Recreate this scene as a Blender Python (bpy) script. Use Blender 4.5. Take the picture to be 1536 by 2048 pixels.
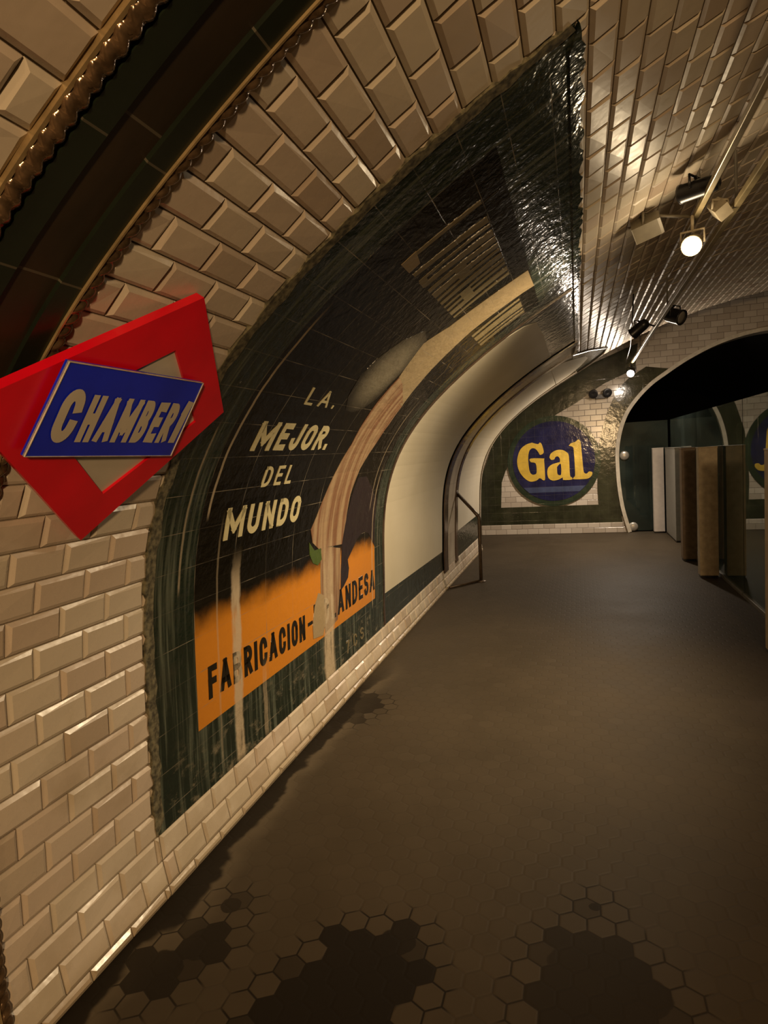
import bpy, bmesh, math, random
import numpy as np
from mathutils import Vector, Matrix
from mathutils.geometry import tessellate_polygon

for o in list(bpy.data.objects):
    bpy.data.objects.remove(o)
SC = bpy.context.scene
COL = SC.collection
random.seed(7)

# ------------------------------------------------------------------ camera
CAM = Vector((1.470, 0.0, 1.55))
RX = (0.95380863, 0.29425358, -0.06053048)      # camera right, in world axes
RD = (-0.03183144, -0.10136418, -0.99434001)    # camera down
RF = (-0.29872373, 0.95033685, -0.08731551)     # camera forward
cd = bpy.data.cameras.new('camera')
cam = bpy.data.objects.new('camera', cd)
COL.objects.link(cam)
cam.matrix_world = Matrix(((RX[0], -RD[0], -RF[0], CAM.x), (RX[1], -RD[1], -RF[1], CAM.y),
                           (RX[2], -RD[2], -RF[2], CAM.z), (0, 0, 0, 1)))
cd.sensor_fit = 'VERTICAL'
cd.sensor_height = 24.0
cd.lens = 24.0 * 1246.0 / 2048.0
cd.clip_start = 0.02
SC.camera = cam

# ------------------------------------------------------------------ world, exposure, unseen lamps
w = bpy.data.worlds.new('world')
SC.world = w
w.use_nodes = True
w.node_tree.nodes['Background'].inputs[0].default_value = (1.0, 0.8, 0.55, 1)
w.node_tree.nodes['Background'].inputs[1].default_value = 0.004
SC.view_settings.view_transform = 'Standard'
SC.view_settings.look = 'None'
SC.view_settings.gamma = 1.0
SC.view_settings.use_curve_mapping = False
SC.view_settings.exposure = 2.45

WARM = (1.0, 0.66, 0.33)
def point_light(name, loc, power, color, r=0.05, parent=None):
    l = bpy.data.lights.new(name, 'POINT')
    l.energy = power
    l.color = color
    l.shadow_soft_size = r
    o = bpy.data.objects.new(name, l)
    COL.objects.link(o)
    o.location = loc
    if parent: o.parent = parent
    return o
# lamps further back along the platform, behind the photographer
point_light('platform_light', (2.6, -2.1, 1.95), 68, WARM, 0.12)
point_light('platform_light', (2.2, -4.8, 2.5), 25, WARM, 0.1)
# lit spotlights: (spill in all directions, beam, beam direction, colour)
L_ONE = (1.2, 84, (-0.66, 0.10, -0.75), (1.0, 0.77, 0.48), 116)
L_TWO = (9.5, 66, (-0.56, -0.10, -0.82), (1.0, 0.82, 0.64), 138)

# ------------------------------------------------------------------ helpers: objects
def mesh_obj(name, verts, faces, mat=None, parent=None, smooth=False, uvs=None):
    me = bpy.data.meshes.new(name)
    me.from_pydata([tuple(v) for v in verts], [], faces)
    me.update()
    if uvs is not None:
        ul = me.uv_layers.new(name='UVMap')
        li = np.zeros(len(me.loops), dtype=np.int32)
        me.loops.foreach_get('vertex_index', li)
        ul.data.foreach_set('uv', np.asarray(uvs, dtype=np.float32)[li].ravel())
    if smooth:
        me.polygons.foreach_set('use_smooth', [True] * len(me.polygons))
    if mat: me.materials.append(mat)
    o = bpy.data.objects.new(name, me)
    COL.objects.link(o)
    if parent: o.parent = parent
    return o
def empty(name, loc=(0, 0, 0)):
    o = bpy.data.objects.new(name, None)
    o.empty_display_size = 0.1
    COL.objects.link(o)
    o.location = loc
    return o
def tag(o, label, cat, group=None):
    o['label'] = label
    o['category'] = cat
    if group: o['group'] = group
    return o
def struct(o, label=None):
    o['kind'] = 'structure'
    if label: o['label'] = label
    return o
def adopt(parent, *children):
    """parent parts to a thing at its own origin without moving them"""
    off = Vector(parent.location)
    for c in children:
        c.parent = parent
        if c.type == 'MESH' and tuple(c.location) == (0, 0, 0):
            c.data.transform(Matrix.Translation(-off))
        else:
            c.location = Vector(c.location) - off
def box(c, s, rz=0.0):
    cx, cy, cz = c
    hx, hy, hz = s[0] / 2, s[1] / 2, s[2] / 2
    ca, sa = math.cos(rz), math.sin(rz)
    vs = []
    for x in (-hx, hx):
        for y in (-hy, hy):
            for z in (-hz, hz):
                vs.append((cx + x * ca - y * sa, cy + x * sa + y * ca, cz + z))
    fs = [(0, 1, 3, 2), (4, 6, 7, 5), (0, 4, 5, 1), (2, 3, 7, 6), (0, 2, 6, 4), (1, 5, 7, 3)]
    return vs, fs
def merge(*parts):
    V, F_ = [], []
    for v, f in parts:
        n = len(V)
        V += list(v)
        F_ += [tuple(i + n for i in q) for q in f]
    return V, F_
def bevel(o, width=0.004, seg=2):
    m = o.modifiers.new('bevel', 'BEVEL')
    m.width = width
    m.segments = seg
    m.limit_method = 'ANGLE'
    return o
def tube(pts, r, n=12, caps=True):
    pts = [Vector(p) for p in pts]
    V, F_ = [], []
    up = Vector((0, 0, 1))
    prev = None
    for i, p in enumerate(pts):
        t = (pts[min(i + 1, len(pts) - 1)] - pts[max(i - 1, 0)]).normalized()
        a = prev if prev is not None else (up if abs(t.z) < 0.9 else Vector((1, 0, 0)))
        a = (a - t * a.dot(t)).normalized()
        prev = a
        b = t.cross(a)
        rr = r[i] if isinstance(r, (list, tuple)) else r
        for k in range(n):
            th = 2 * math.pi * k / n
            V.append(p + a * math.cos(th) * rr + b * math.sin(th) * rr)
    for i in range(len(pts) - 1):
        for k in range(n):
            F_.append((i * n + k, i * n + (k + 1) % n, (i + 1) * n + (k + 1) % n, (i + 1) * n + k))
    if caps:
        F_.append(tuple(range(n - 1, -1, -1)))
        F_.append(tuple((len(pts) - 1) * n + k for k in range(n)))
    return V, F_
def lathe(prof, origin, axis, n=24):
    """revolve (radius, height) pairs about axis through origin"""
    ax = Vector(axis).normalized()
    a = Vector((0, 0, 1)) if abs(ax.z) < 0.9 else Vector((1, 0, 0))
    a = (a - ax * a.dot(ax)).normalized()
    b = ax.cross(a)
    V, F_ = [], []
    for r, h in prof:
        for k in range(n):
            th = 2 * math.pi * k / n
            V.append(Vector(origin) + ax * h + (a * math.cos(th) + b * math.sin(th)) * r)
    for i in range(len(prof) - 1):
        for k in range(n):
            F_.append((i * n + k, i * n + (k + 1) % n, (i + 1) * n + (k + 1) % n, (i + 1) * n + k))
    F_.append(tuple(range(n - 1, -1, -1)))
    F_.append(tuple((len(prof) - 1) * n + k for k in range(n)))
    return V, F_
def tess(loops):
    ls = [[Vector((p[0], p[1], 0)) for p in l] for l in loops]
    pts = [p for l in loops for p in l]
    return pts, [tuple(t) for t in tessellate_polygon(ls)]
def prism_y(loops, y0, y1):
    """polygon (with holes) in XZ, extruded from y0 (front) to y1"""
    pts, tris = tess(loops)
    n = len(pts)
    V = [(p[0], y0, p[1]) for p in pts] + [(p[0], y1, p[1]) for p in pts]
    F_ = [t for t in tris] + [tuple(i + n for i in reversed(t)) for t in tris]
    b = 0
    for l in loops:
        m = len(l)
        for i in range(m):
            j = (i + 1) % m
            F_.append((b + i, b + j, b + j + n, b + i + n))
        b += m
    return V, F_

# ------------------------------------------------------------------ vault cross-section (x, z) every 0.1 m along the tiled wall
PRO = [(-0.0024, -0.0013), (-0.0256, 0.0959), (-0.0353, 0.1954), (-0.0367, 0.2953), (-0.0336, 0.3953), (-0.0284, 0.4951), (-0.0228, 0.595), (-0.0178, 0.6949), (-0.0131, 0.7948), (-0.0079, 0.8946), (-0.0007, 0.9944), (0.01, 1.0938), (0.0259, 1.1925), (0.048, 1.29), (0.0772, 1.3856), (0.114, 1.4786), (0.1581, 1.5683), (0.2094, 1.6541), (0.267, 1.7358), (0.3302, 1.8132), (0.3982, 1.8866), (0.4699, 1.9563), (0.5446, 2.0227), (0.6217, 2.0864), (0.7006, 2.1478), (0.781, 2.2073), (0.8626, 2.2651), (0.9455, 2.3211), (1.0295, 2.3752), (1.1148, 2.4275), (1.201, 2.4781), (1.2881, 2.5272), (1.3757, 2.5756), (1.4631, 2.6242), (1.5498, 2.674)]
x, z = PRO[-1]
ang = math.atan2(PRO[-1][1] - PRO[-2][1], PRO[-1][0] - PRO[-2][0])
while x < 6.6:
    ang -= 0.1 / 6.5
    x += 0.1 * math.cos(ang)
    z += 0.1 * math.sin(ang)
    PRO.append((x, z))
PRO = np.array(PRO)
PS = np.concatenate([[0], np.cumsum(np.hypot(np.diff(PRO[:, 0]), np.diff(PRO[:, 1])))])
S_MAX = float(PS[-1])
def surf(Y, s, d=0.0, k=1.0):
    """point on the vault: depth Y, arc length s from the floor, d metres proud of it"""
    e = 0.06
    px, pz = np.interp(s, PS, PRO[:, 0]), np.interp(s, PS, PRO[:, 1])
    ax, az = np.interp(s - e, PS, PRO[:, 0]), np.interp(s - e, PS, PRO[:, 1])
    bx, bz = np.interp(s + e, PS, PRO[:, 0]), np.interp(s + e, PS, PRO[:, 1])
    tx, tz = bx - ax, bz - az
    l = math.hypot(tx, tz)
    X, Z = px + d * tz / l, pz - d * tx / l
    if k != 1.0:
        X, Z = 1.47 + (X - 1.47) * k, 1.55 + (Z - 1.55) * k
    return (float(X), float(Y), float(Z))
def shell(name, Y0, Y1, s0, s1, d0, d1, mat, parent=None, k=1.0, ny=None, ds=0.08):
    """curved slab on the vault between two depths and two arc lengths"""
    ns = max(2, int((s1 - s0) / ds) + 1)
    S = np.linspace(s0, s1, ns)
    Ys = np.linspace(Y0, Y1, ny or max(2, int((Y1 - Y0) / 0.6) + 1))
    V, UV, F_ = [], [], []
    for d in (d1, d0):
        for Y in Ys:
            for s in S:
                V.append(surf(Y, s, d, k)); UV.append((Y, s))
    m = len(Ys) * ns
    for i in range(len(Ys) - 1):
        for j in range(ns - 1):
            a, b, c, e = i * ns + j, (i + 1) * ns + j, (i + 1) * ns + j + 1, i * ns + j + 1
            F_.append((a, b, c, e)); F_.append((e + m, c + m, b + m, a + m))
    for j in range(ns - 1):
        F_.append((j, j + 1, j + 1 + m, j + m))
        q = (len(Ys) - 1) * ns
        F_.append((q + j + 1, q + j, q + j + m, q + j + 1 + m))
    for i in range(len(Ys) - 1):
        a, b = i * ns, (i + 1) * ns
        F_.append((b, a, a + m, b + m))
        a, b = i * ns + ns - 1, (i + 1) * ns + ns - 1
        F_.append((a, b, b + m, a + m))
    return mesh_obj(name, V, F_, mat, parent, True, UV) if False else mesh_obj(name, V, F_, mat, parent, False, UV)
def flat_to_vault(name, verts2, faces, d0, d1, mat, parent=None, ds=0.06):
    """flat (Y, s) polygons cut into strips and laid on the vault as a thin raised slab"""
    bm = bmesh.new()
    vs = [bm.verts.new((p[0], p[1], 0)) for p in verts2]
    for f in faces:
        try: bm.faces.new([vs[i] for i in f])
        except ValueError: pass
    bmesh.ops.remove_doubles(bm, verts=bm.verts[:], dist=1e-5)
    lo = min(p[1] for p in verts2); hi = max(p[1] for p in verts2)
    s = math.ceil(lo / ds) * ds
    while s < hi:
        bmesh.ops.bisect_plane(bm, geom=bm.verts[:] + bm.edges[:] + bm.faces[:], plane_co=(0, s, 0), plane_no=(0, 1, 0))
        s += ds
    bm.verts.index_update()
    for f in bm.faces:
        if f.normal.z == 0: f.normal_update()
    V2 = [(v.co.x, v.co.y) for v in bm.verts]
    n = len(V2)
    V = [surf(p[0], p[1], d1) for p in V2] + [surf(p[0], p[1], d0) for p in V2]
    UV = V2 + V2
    F_ = []
    for f in bm.faces:
        idx = [v.index for v in f.verts]
        pts = [V2[i] for i in idx]
        area = sum(pts[i][0] * pts[(i + 1) % len(pts)][1] - pts[(i + 1) % len(pts)][0] * pts[i][1] for i in range(len(pts)))
        if abs(area) < 1e-10: continue
        if area < 0: idx.reverse()
        F_.append(tuple(idx)); F_.append(tuple(i + n for i in reversed(idx)))
    for e in bm.edges:
        if len(e.link_faces) == 1:
            a, b = e.verts[0].index, e.verts[1].index
            F_.append((a, b, b + n, a + n))
    bm.free()
    return mesh_obj(name, V, F_, mat, parent, False, UV)
def poly_on_vault(name, loop, d0, d1, mat, parent=None):
    pts, tris = tess([loop])
    return flat_to_vault(name, pts, tris, d0, d1, mat, parent)
def arc(cx, cy, rx, ry, a0, a1, n=14):
    return [(cx + rx * math.cos(math.radians(a0 + (a1 - a0) * i / n)), cy + ry * math.sin(math.radians(a0 + (a1 - a0) * i / n))) for i in range(n + 1)]
GLYPH = {   # centre lines of plain block capitals in a unit box, with relative widths
    'A': (1.1, [[(0, 0), (0.5, 1), (1, 0)], [(0.2, 0.30), (0.8, 0.30)]]),
    'B': (0.85, [[(0, 0), (0, 1)], [(0, 1), (0.5, 1)] + arc(0.5, 0.76, 0.42, 0.24, 90, -90) + [(0, 0.52)], [(0, 0.52), (0.5, 0.52)] + arc(0.5, 0.26, 0.5, 0.26, 90, -90) + [(0, 0)]]),
    'C': (0.9, [arc(0.5, 0.70, 0.5, 0.30, 5, 180) + arc(0.5, 0.30, 0.5, 0.30, 180, 355)]),
    'D': (0.9, [[(0, 0), (0, 1)], [(0, 1), (0.4, 1)] + arc(0.4, 0.62, 0.6, 0.38, 90, 0) + arc(0.4, 0.38, 0.6, 0.38, 0, -90) + [(0, 0)]]),
    'E': (0.75, [[(1, 1), (0, 1), (0, 0), (1, 0)], [(0, 0.52), (0.85, 0.52)]]),
    'F': (0.75, [[(1, 1), (0, 1), (0, 0)], [(0, 0.52), (0.85, 0.52)]]),
    'G': (0.9, [arc(0.5, 0.70, 0.5, 0.30, 5, 180) + arc(0.5, 0.30, 0.5, 0.30, 180, 360) + [(1, 0.45), (0.55, 0.45)]]),
    'H': (0.9, [[(0, 0), (0, 1)], [(1, 0), (1, 1)], [(0, 0.5), (1, 0.5)]]),
    'I': (0.0, [[(0.5, 0), (0.5, 1)]]),
    '\u00cd': (0.15, [[(0.5, 0), (0.5, 0.80)], [(0.3, 0.95), (1.0, 1.10)]]),
    'J': (0.7, [[(1, 1), (1, 0.3)] + arc(0.5, 0.3, 0.5, 0.3, 0, -180)]),
    'L': (0.7, [[(0, 1), (0, 0), (1, 0)]]),
    'M': (1.45, [[(0, 0), (0, 1), (0.5, 0.25), (1, 1), (1, 0)]]),
    'N': (0.9, [[(0, 0), (0, 1), (1, 0), (1, 1)]]),
    'O': (0.9, [arc(0.5, 0.68, 0.5, 0.32, 0, 180) + arc(0.5, 0.32, 0.5, 0.32, 180, 360) + [(1, 0.68), (1, 0.70)]]),
    'R': (0.85, [[(0, 0), (0, 1)], [(0, 1), (0.5, 1)] + arc(0.5, 0.75, 0.5, 0.25, 90, -90) + [(0, 0.50)], [(0.45, 0.50), (1, 0)]]),
    'S': (0.8, [arc(0.5, 0.76, 0.48, 0.24, 20, 270, 16) + arc(0.5, 0.27, 0.5, 0.27, 90, -160, 16)]),
    'U': (0.9, [[(0, 1), (0, 0.3)] + arc(0.5, 0.3, 0.5, 0.3, 180, 360) + [(1, 1)]]),
    '7': (0.7, [[(0, 1), (1, 1), (0.35, 0)]]),
    '-': (0.5, [[(0, 0.45), (1, 0.45)]]),
    '.': (0.0, [[(0.5, 0.0), (0.5, 0.03)]]),
}
def text_flat(word, weight=0.2, width=0.5, gap=0.2, **kw):
    """block lettering as flat quads scaled to a unit box; weight, width and gap are fractions of the cap height"""
    V, F_ = [], []
    x_ = 0.0
    for ch in word:
        gw, strokes = GLYPH[ch]
        gw *= width
        lines = []
        for st in strokes:
            P_ = [Vector((x_ + p[0] * gw, weight / 2 + p[1] * (1 - weight), 0)) for p in st]
            P_ = [p for i, p in enumerate(P_) if i == 0 or (p - P_[i - 1]).length > 1e-4]
            runs, run = [], [P_[0]]
            for i in range(1, len(P_)):                     # break the line at sharp corners
                run.append(P_[i])
                if i < len(P_) - 1 and (P_[i] - P_[i - 1]).normalized().dot((P_[i + 1] - P_[i]).normalized()) < -0.2:
                    runs.append(run); run = [P_[i]]
            runs.append(run)
            lines += runs
        for P_ in lines:
            n = len(V)
            for i, p in enumerate(P_):
                a = (p - P_[i - 1]).normalized() if i else (P_[1] - p).normalized()
                b = (P_[i + 1] - p).normalized() if i < len(P_) - 1 else a
                ext = 0.0
                if i == 0: p = p - b * weight * 0.5
                if i == len(P_) - 1: p = p + a * weight * 0.5
                na, nb = Vector((-a.y, a.x, 0)), Vector((-b.y, b.x, 0))
                m = (na + nb)
                m = m.normalized() if m.length > 1e-3 else na
                k = min(1.25, 1.0 / max(0.2, m.dot(na)))
                o_ = m * weight * 0.5 * k
                V += [(p.x + o_.x, p.y + o_.y), (p.x - o_.x, p.y - o_.y)]
            for i in range(len(P_) - 1):
                F_.append((n + 2 * i, n + 2 * i + 1, n + 2 * i + 3, n + 2 * i + 2))
        x_ += gw + gap + weight
    x0, x1 = min(v[0] for v in V), max(v[0] for v in V)
    return [((v[0] - x0) / (x1 - x0), min(1.0 if word != '\u00cd' else 1.2, max(0.0, v[1]))) for v in V], F_

# ------------------------------------------------------------------ helpers: materials
class E:
    """a shader value that can be used in ordinary arithmetic"""
    def __init__(self, nt, sock): self.nt, self.s = nt, sock
    def _m(self, op, *a, clamp=False):
        n = self.nt.nodes.new('ShaderNodeMath')
        n.operation = op
        n.use_clamp = clamp
        for i, v in enumerate((self,) + a):
            if isinstance(v, E): self.nt.links.new(v.s, n.inputs[i])
            else: n.inputs[i].default_value = v
        return E(self.nt, n.outputs[0])
    def _r(self, op, a):
        n = self.nt.nodes.new('ShaderNodeMath')
        n.operation = op
        n.inputs[0].default_value = a
        self.nt.links.new(self.s, n.inputs[1])
        return E(self.nt, n.outputs[0])
    def __add__(self, o): return self._m('ADD', o)
    __radd__ = __add__
    def __sub__(self, o): return self._m('SUBTRACT', o)
    def __rsub__(self, o): return self._r('SUBTRACT', o)
    def __mul__(self, o): return self._m('MULTIPLY', o)
    __rmul__ = __mul__
    def __truediv__(self, o): return self._m('DIVIDE', o)
    def abs(self): return self._m('ABSOLUTE')
    def fmod(self, o): return self._m('FLOORED_MODULO', o)
    def floor(self): return self._m('FLOOR')
    def max(self, o): return self._m('MAXIMUM', o)
    def min(self, o): return self._m('MINIMUM', o)
    def lt(self, o): return self._m('LESS_THAN', o)
    def gt(self, o): return self._m('GREATER_THAN', o)
    def sqrt(self): return self._m('SQRT')
    def step(self, a, b):
        n = self.nt.nodes.new('ShaderNodeMapRange')
        n.interpolation_type = 'SMOOTHSTEP'
        self.nt.links.new(self.s, n.inputs['Value'])
        n.inputs['From Min'].default_value = min(a, b)
        n.inputs['From Max'].default_value = max(a, b)
        n.inputs['To Min'].default_value = 0.0 if a < b else 1.0
        n.inputs['To Max'].default_value = 1.0 if a < b else 0.0
        return E(self.nt, n.outputs[0])
class Mat:
    def __init__(self, name, rough=0.5, metal=0.0, ior=1.5, coat=0.0):
        self.m = bpy.data.materials.new(name)
        self.m.use_nodes = True
        self.nt = self.m.node_tree
        self.b = self.nt.nodes['Principled BSDF']
        self.b.inputs['Roughness'].default_value = rough
        self.b.inputs['Metallic'].default_value = metal
        self.b.inputs['IOR'].default_value = ior
        self.b.inputs['Coat Weight'].default_value = coat
        self._uv = None
    def new(self, t): return self.nt.nodes.new(t)
    def link(self, a, b): self.nt.links.new(a, b)
    def uv(self):
        if not self._uv:
            n = self.new('ShaderNodeUVMap')
            n.uv_map = 'UVMap'
            x_ = self.new('ShaderNodeSeparateXYZ')
            self.link(n.outputs[0], x_.inputs[0])
            self._uv = (E(self.nt, x_.outputs[0]), E(self.nt, x_.outputs[1]))
        return self._uv
    def pos(self):
        n = self.new('ShaderNodeTexCoord')
        x_ = self.new('ShaderNodeSeparateXYZ')
        self.link(n.outputs['Object'], x_.inputs[0])
        return [E(self.nt, x_.outputs[i]) for i in range(3)]
    def vec(self, a, b, c=0.0):
        n = self.new('ShaderNodeCombineXYZ')
        for i, v in enumerate((a, b, c)):
            if isinstance(v, E): self.link(v.s, n.inputs[i])
            else: n.inputs[i].default_value = v
        return n.outputs[0]
    def noise(self, a, b, c=0.0, scale=1.0, detail=3.0, rough=0.55):
        n = self.new('ShaderNodeTexNoise')
        n.inputs['Scale'].default_value = scale
        n.inputs['Detail'].default_value = detail
        n.inputs['Roughness'].default_value = rough
        self.link(self.vec(a, b, c), n.inputs['Vector'])
        return E(self.nt, n.outputs[0])
    def mix(self, f, a, b):
        n = self.new('ShaderNodeMix')
        n.data_type = 'RGBA'
        if isinstance(f, E): self.link(f.s, n.inputs[0])
        else: n.inputs[0].default_value = f
        for i, c in ((6, a), (7, b)):
            if isinstance(c, tuple): n.inputs[i].default_value = c + (1,)
            else: self.link(c, n.inputs[i])
        return n.outputs[2]
    def color(self, c):
        if isinstance(c, tuple): self.b.inputs['Base Color'].default_value = c + (1,)
        else: self.link(c, self.b.inputs['Base Color'])
        return self
    def rough(self, e):
        self.link(e.s, self.b.inputs['Roughness'])
    def bump(self, e, strength=0.3, dist=0.01):
        n = self.new('ShaderNodeBump')
        n.inputs['Strength'].default_value = strength
        n.inputs['Distance'].default_value = dist
        self.link(e.s, n.inputs['Height'])
        self.link(n.outputs[0], self.b.inputs['Normal'])
        return self
def island_random(M):
    g = M.new('ShaderNodeNewGeometry')
    return E(M.nt, g.outputs['Random Per Island'])
def plain(name, c, rough=0.5, metal=0.0, vary=0.12, scale=14.0, bump=0.0):
    M = Mat(name, rough, metal)
    X, Y, Z = M.pos()
    n = M.noise(X, Y, Z, scale, 4.0)
    lo = tuple(v * (1 - vary) for v in c)
    hi = tuple(min(1, v * (1 + vary)) for v in c)
    M.color(M.mix(n.step(0.3, 0.7), lo, hi))
    if bump: M.bump(n, bump, 0.004)
    return M.m

# white bevelled wall tile, each with its own shade
def tile_mat(name, base, pink, dark, ro=0.16):
    M = Mat(name, 0.2)
    r = island_random(M)
    X, Y, Z = M.pos()
    c = M.mix(r.step(0.0, 1.0), pink, base)
    c = M.mix((r * 7.31).fmod(1.0).step(0.84, 0.97) * 0.65, c, dark)
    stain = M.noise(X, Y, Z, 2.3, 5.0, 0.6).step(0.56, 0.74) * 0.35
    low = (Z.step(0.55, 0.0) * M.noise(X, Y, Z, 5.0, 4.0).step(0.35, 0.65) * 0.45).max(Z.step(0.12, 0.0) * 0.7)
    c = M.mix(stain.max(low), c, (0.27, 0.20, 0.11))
    M.color(c)
    n = M.noise(X, Y, Z, 24.0, 3.0)
    M.rough(n * 0.22 + ro)
    M.bump(M.noise(X, Y, Z, 16.0, 2.0), 0.12, 0.01)
    return M.m
M_TILE = tile_mat('white glazed tile', (0.56, 0.49, 0.39), (0.50, 0.41, 0.325), (0.33, 0.245, 0.175))
M_CTILE = tile_mat('dulled white glazed tile', (0.56, 0.49, 0.38), (0.50, 0.41, 0.32), (0.33, 0.245, 0.175), 0.30)
M_MORTAR = plain('grey brown mortar', (0.16, 0.12, 0.075), 0.9, 0, 0.3, 20, 0.4)
M_CONCRETE = plain('dark plaster', (0.20, 0.17, 0.13), 0.9, 0, 0.25, 3.0)
M_SHADE = plain('shade black tunnel lining', (0.010, 0.010, 0.010), 0.95, 0, 0.3, 2.0)  # near-black base colour paints in the dark of the unlit tunnel and tracks

# streaks of lime that ran down the mural, used by all of its glazes
STAINS = ((2.385, 0.045, 0.24, 1.10, 0.85), (3.46, 0.10, 0.17, 1.02, 0.92), (2.63, 0.025, 0.24, 0.55, 0.45),
          (4.31, 0.012, 0.46, 1.45, 0.55), (2.115, 0.010, 1.38, 2.25, 0.75), (2.235, 0.009, 0.3, 1.3, 0.28),
          (1.97, 0.008, 1.1, 1.75, 0.5), (4.22, 0.012, 1.2, 2.0, 0.35))
def glazed(name, base, kind='dark', rough=0.16, stain=1.0, grid=0.148, streak=0.35, wave=0.25, second=None, dirt=0.0, spec=0.5, st_lo=0.58, streak_col=(0.10, 0.105, 0.072)):
    M = Mat(name, rough)
    M.b.inputs['Specular IOR Level'].default_value = spec
    Y, s = M.uv()
    c = base
    if second is not None: c = M.mix(second(M, Y, s), base, second.other)
    # fine vertical grime
    st = M.noise(Y * 34.0, s * 1.4, 0.0, 1.0, 4.0, 0.6).step(st_lo, st_lo + 0.27) * streak
    c = M.mix(st, c, streak_col)
    cl = M.noise(Y * 3.0, s * 3.0, 4.0, 1.0, 5.0, 0.65).step(0.55, 0.8) * streak * 0.6
    c = M.mix(cl, c, (0.055, 0.05, 0.036))
    if dirt:
        sc = M.noise(Y * 9.0, s * 14.0, 6.0, 1.0, 6.0, 0.7).step(0.52, 0.70) * s.step(0.56, 0.34) * dirt * 0.8
        c = M.mix(sc, c, (0.20, 0.17, 0.115))
    jo = None
    if grid:
        ys = ((Y / (grid * 2.0)).fmod(1.0) - 0.5).abs().gt(0.493)
        ss = ((s / grid).fmod(1.0) - 0.5).abs().gt(0.490)
        jo = ys.max(ss)
        jn = M.noise(Y * 5.0, s * 5.0, 9.0, 1.0, 3.0).step(0.45, 0.68)
        c = M.mix(jo * (jn * 0.8 + 0.12), c, (0.20, 0.17, 0.125))
    if stain:
        tot = None
        wob = (M.noise(s * 9.0, Y * 3.0, 2.0, 1.0, 4.0) - 0.5) * 0.05
        brk = M.noise(Y * 26.0, s * 5.0, 5.0, 1.0, 5.0, 0.65)
        for yc, wd, sa, sb, al in STAINS:
            m = (Y - yc + wob * min(1.0, wd / 0.04)).abs().step(wd, wd * 0.55)
            m = m * s.step(sa - 0.03, sa + 0.03) * s.step(sb + 0.12, sb - 0.12)
            m = m * (brk.step(0.28, 0.52) * 0.6 + 0.4) * (al * stain)
            tot = m if tot is None else tot.max(m)
        c = M.mix(tot, c, (0.42, 0.335, 0.225))
        M.rough(tot * 0.5 + rough)
    M.color(c)
    if wave:
        h = M.noise(Y * 13.0, s * 13.0, 0.0, 1.0, 3.0, 0.6)
        if jo is not None: h = h - jo * 0.6
        M.bump(h, wave, 0.02)
    return M.m
M_FIELD = glazed('black ceramic glaze', (0.0055, 0.0045, 0.0025), streak=0.10, rough=0.13, spec=0.3)
M_EDGE = glazed('dark green ceramic glaze', (0.011, 0.018, 0.012), streak=0.8, wave=0.42, st_lo=0.46, dirt=1.0, streak_col=(0.125, 0.14, 0.105))
M_SLAB = glazed('bottle green ceramic glaze', (0.018, 0.024, 0.018), streak=0.5, stain=0.0, wave=0.4)
def orange_top(M, Y, s):
    edge = M.noise(Y * 7.0, s * 7.0, 1.0, 1.0, 4.0) * 0.10
    return (s + edge - Y * 0.0).step(1.06, 0.92)
orange_top.other = (0.50, 0.185, 0.016)
M_ORANGE = glazed('orange ceramic glaze', (0.0055, 0.0045, 0.0025), grid=0.148, second=orange_top, streak=0.10, wave=0.12)
M_HILL = glazed('orange ceramic', (0.46, 0.175, 0.022), streak=0.1, wave=0.12)
M_INK = glazed('black lettering glaze', (0.010, 0.008, 0.005), streak=0.05, grid=0)
M_CREAMINK = glazed('cream lettering glaze', (0.50, 0.44, 0.25), streak=0.12, grid=0)
M_FADE = glazed('faded cream glaze', (0.165, 0.132, 0.07), streak=0.5, grid=0.148, stain=0)
M_BEAM = glazed('cream ceramic', (0.25, 0.19, 0.105), streak=0.3, grid=0.148, stain=0)
def bulb_tone(M, Y, s):
    return M.noise(Y * 17.0, s * 1.2, 3.0, 1.0, 4.0).step(0.4, 0.62)
bulb_tone.other = (0.17, 0.085, 0.045)
M_BULB = glazed('pale brown ceramic', (0.29, 0.20, 0.115), streak=0.3, grid=0, second=bulb_tone, stain=0.6)
def glow_fade(M, Y, s):
    a, b = (Y - 3.16) / 0.30, (s - 2.19) / 0.34
    return (a * a + b * b).sqrt().step(1.0, 0.25)
glow_fade.other = (0.17, 0.15, 0.105)
M_GLOW = glazed('grey cream airbrushed glaze', (0.0055, 0.0045, 0.0025), streak=0.15, grid=0.148, stain=0, second=glow_fade)
M_LIME = glazed('lime scale', (0.30, 0.225, 0.125), streak=0.25, grid=0, stain=0.4)
M_GREEN = glazed('green ceramic', (0.055, 0.085, 0.02), grid=0, streak=0.2)
M_PURPLE = glazed('plum black ceramic', (0.018, 0.012, 0.014), grid=0)
# blank poster fields: cream paint, a little uneven
Mp = Mat('cream painted board', 0.38)
Yp, sp = Mp.uv()
Mp.color(Mp.mix(Mp.noise(Yp, sp, 0.0, 1.6, 4.0).step(0.3, 0.7), (0.50, 0.45, 0.34), (0.55, 0.50, 0.39)))
Mp.bump(Mp.noise(Yp * 3.0, sp * 3.0, 0.0, 3.0, 3.0), 0.06, 0.01)
M_BOARD = Mp.m
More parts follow.
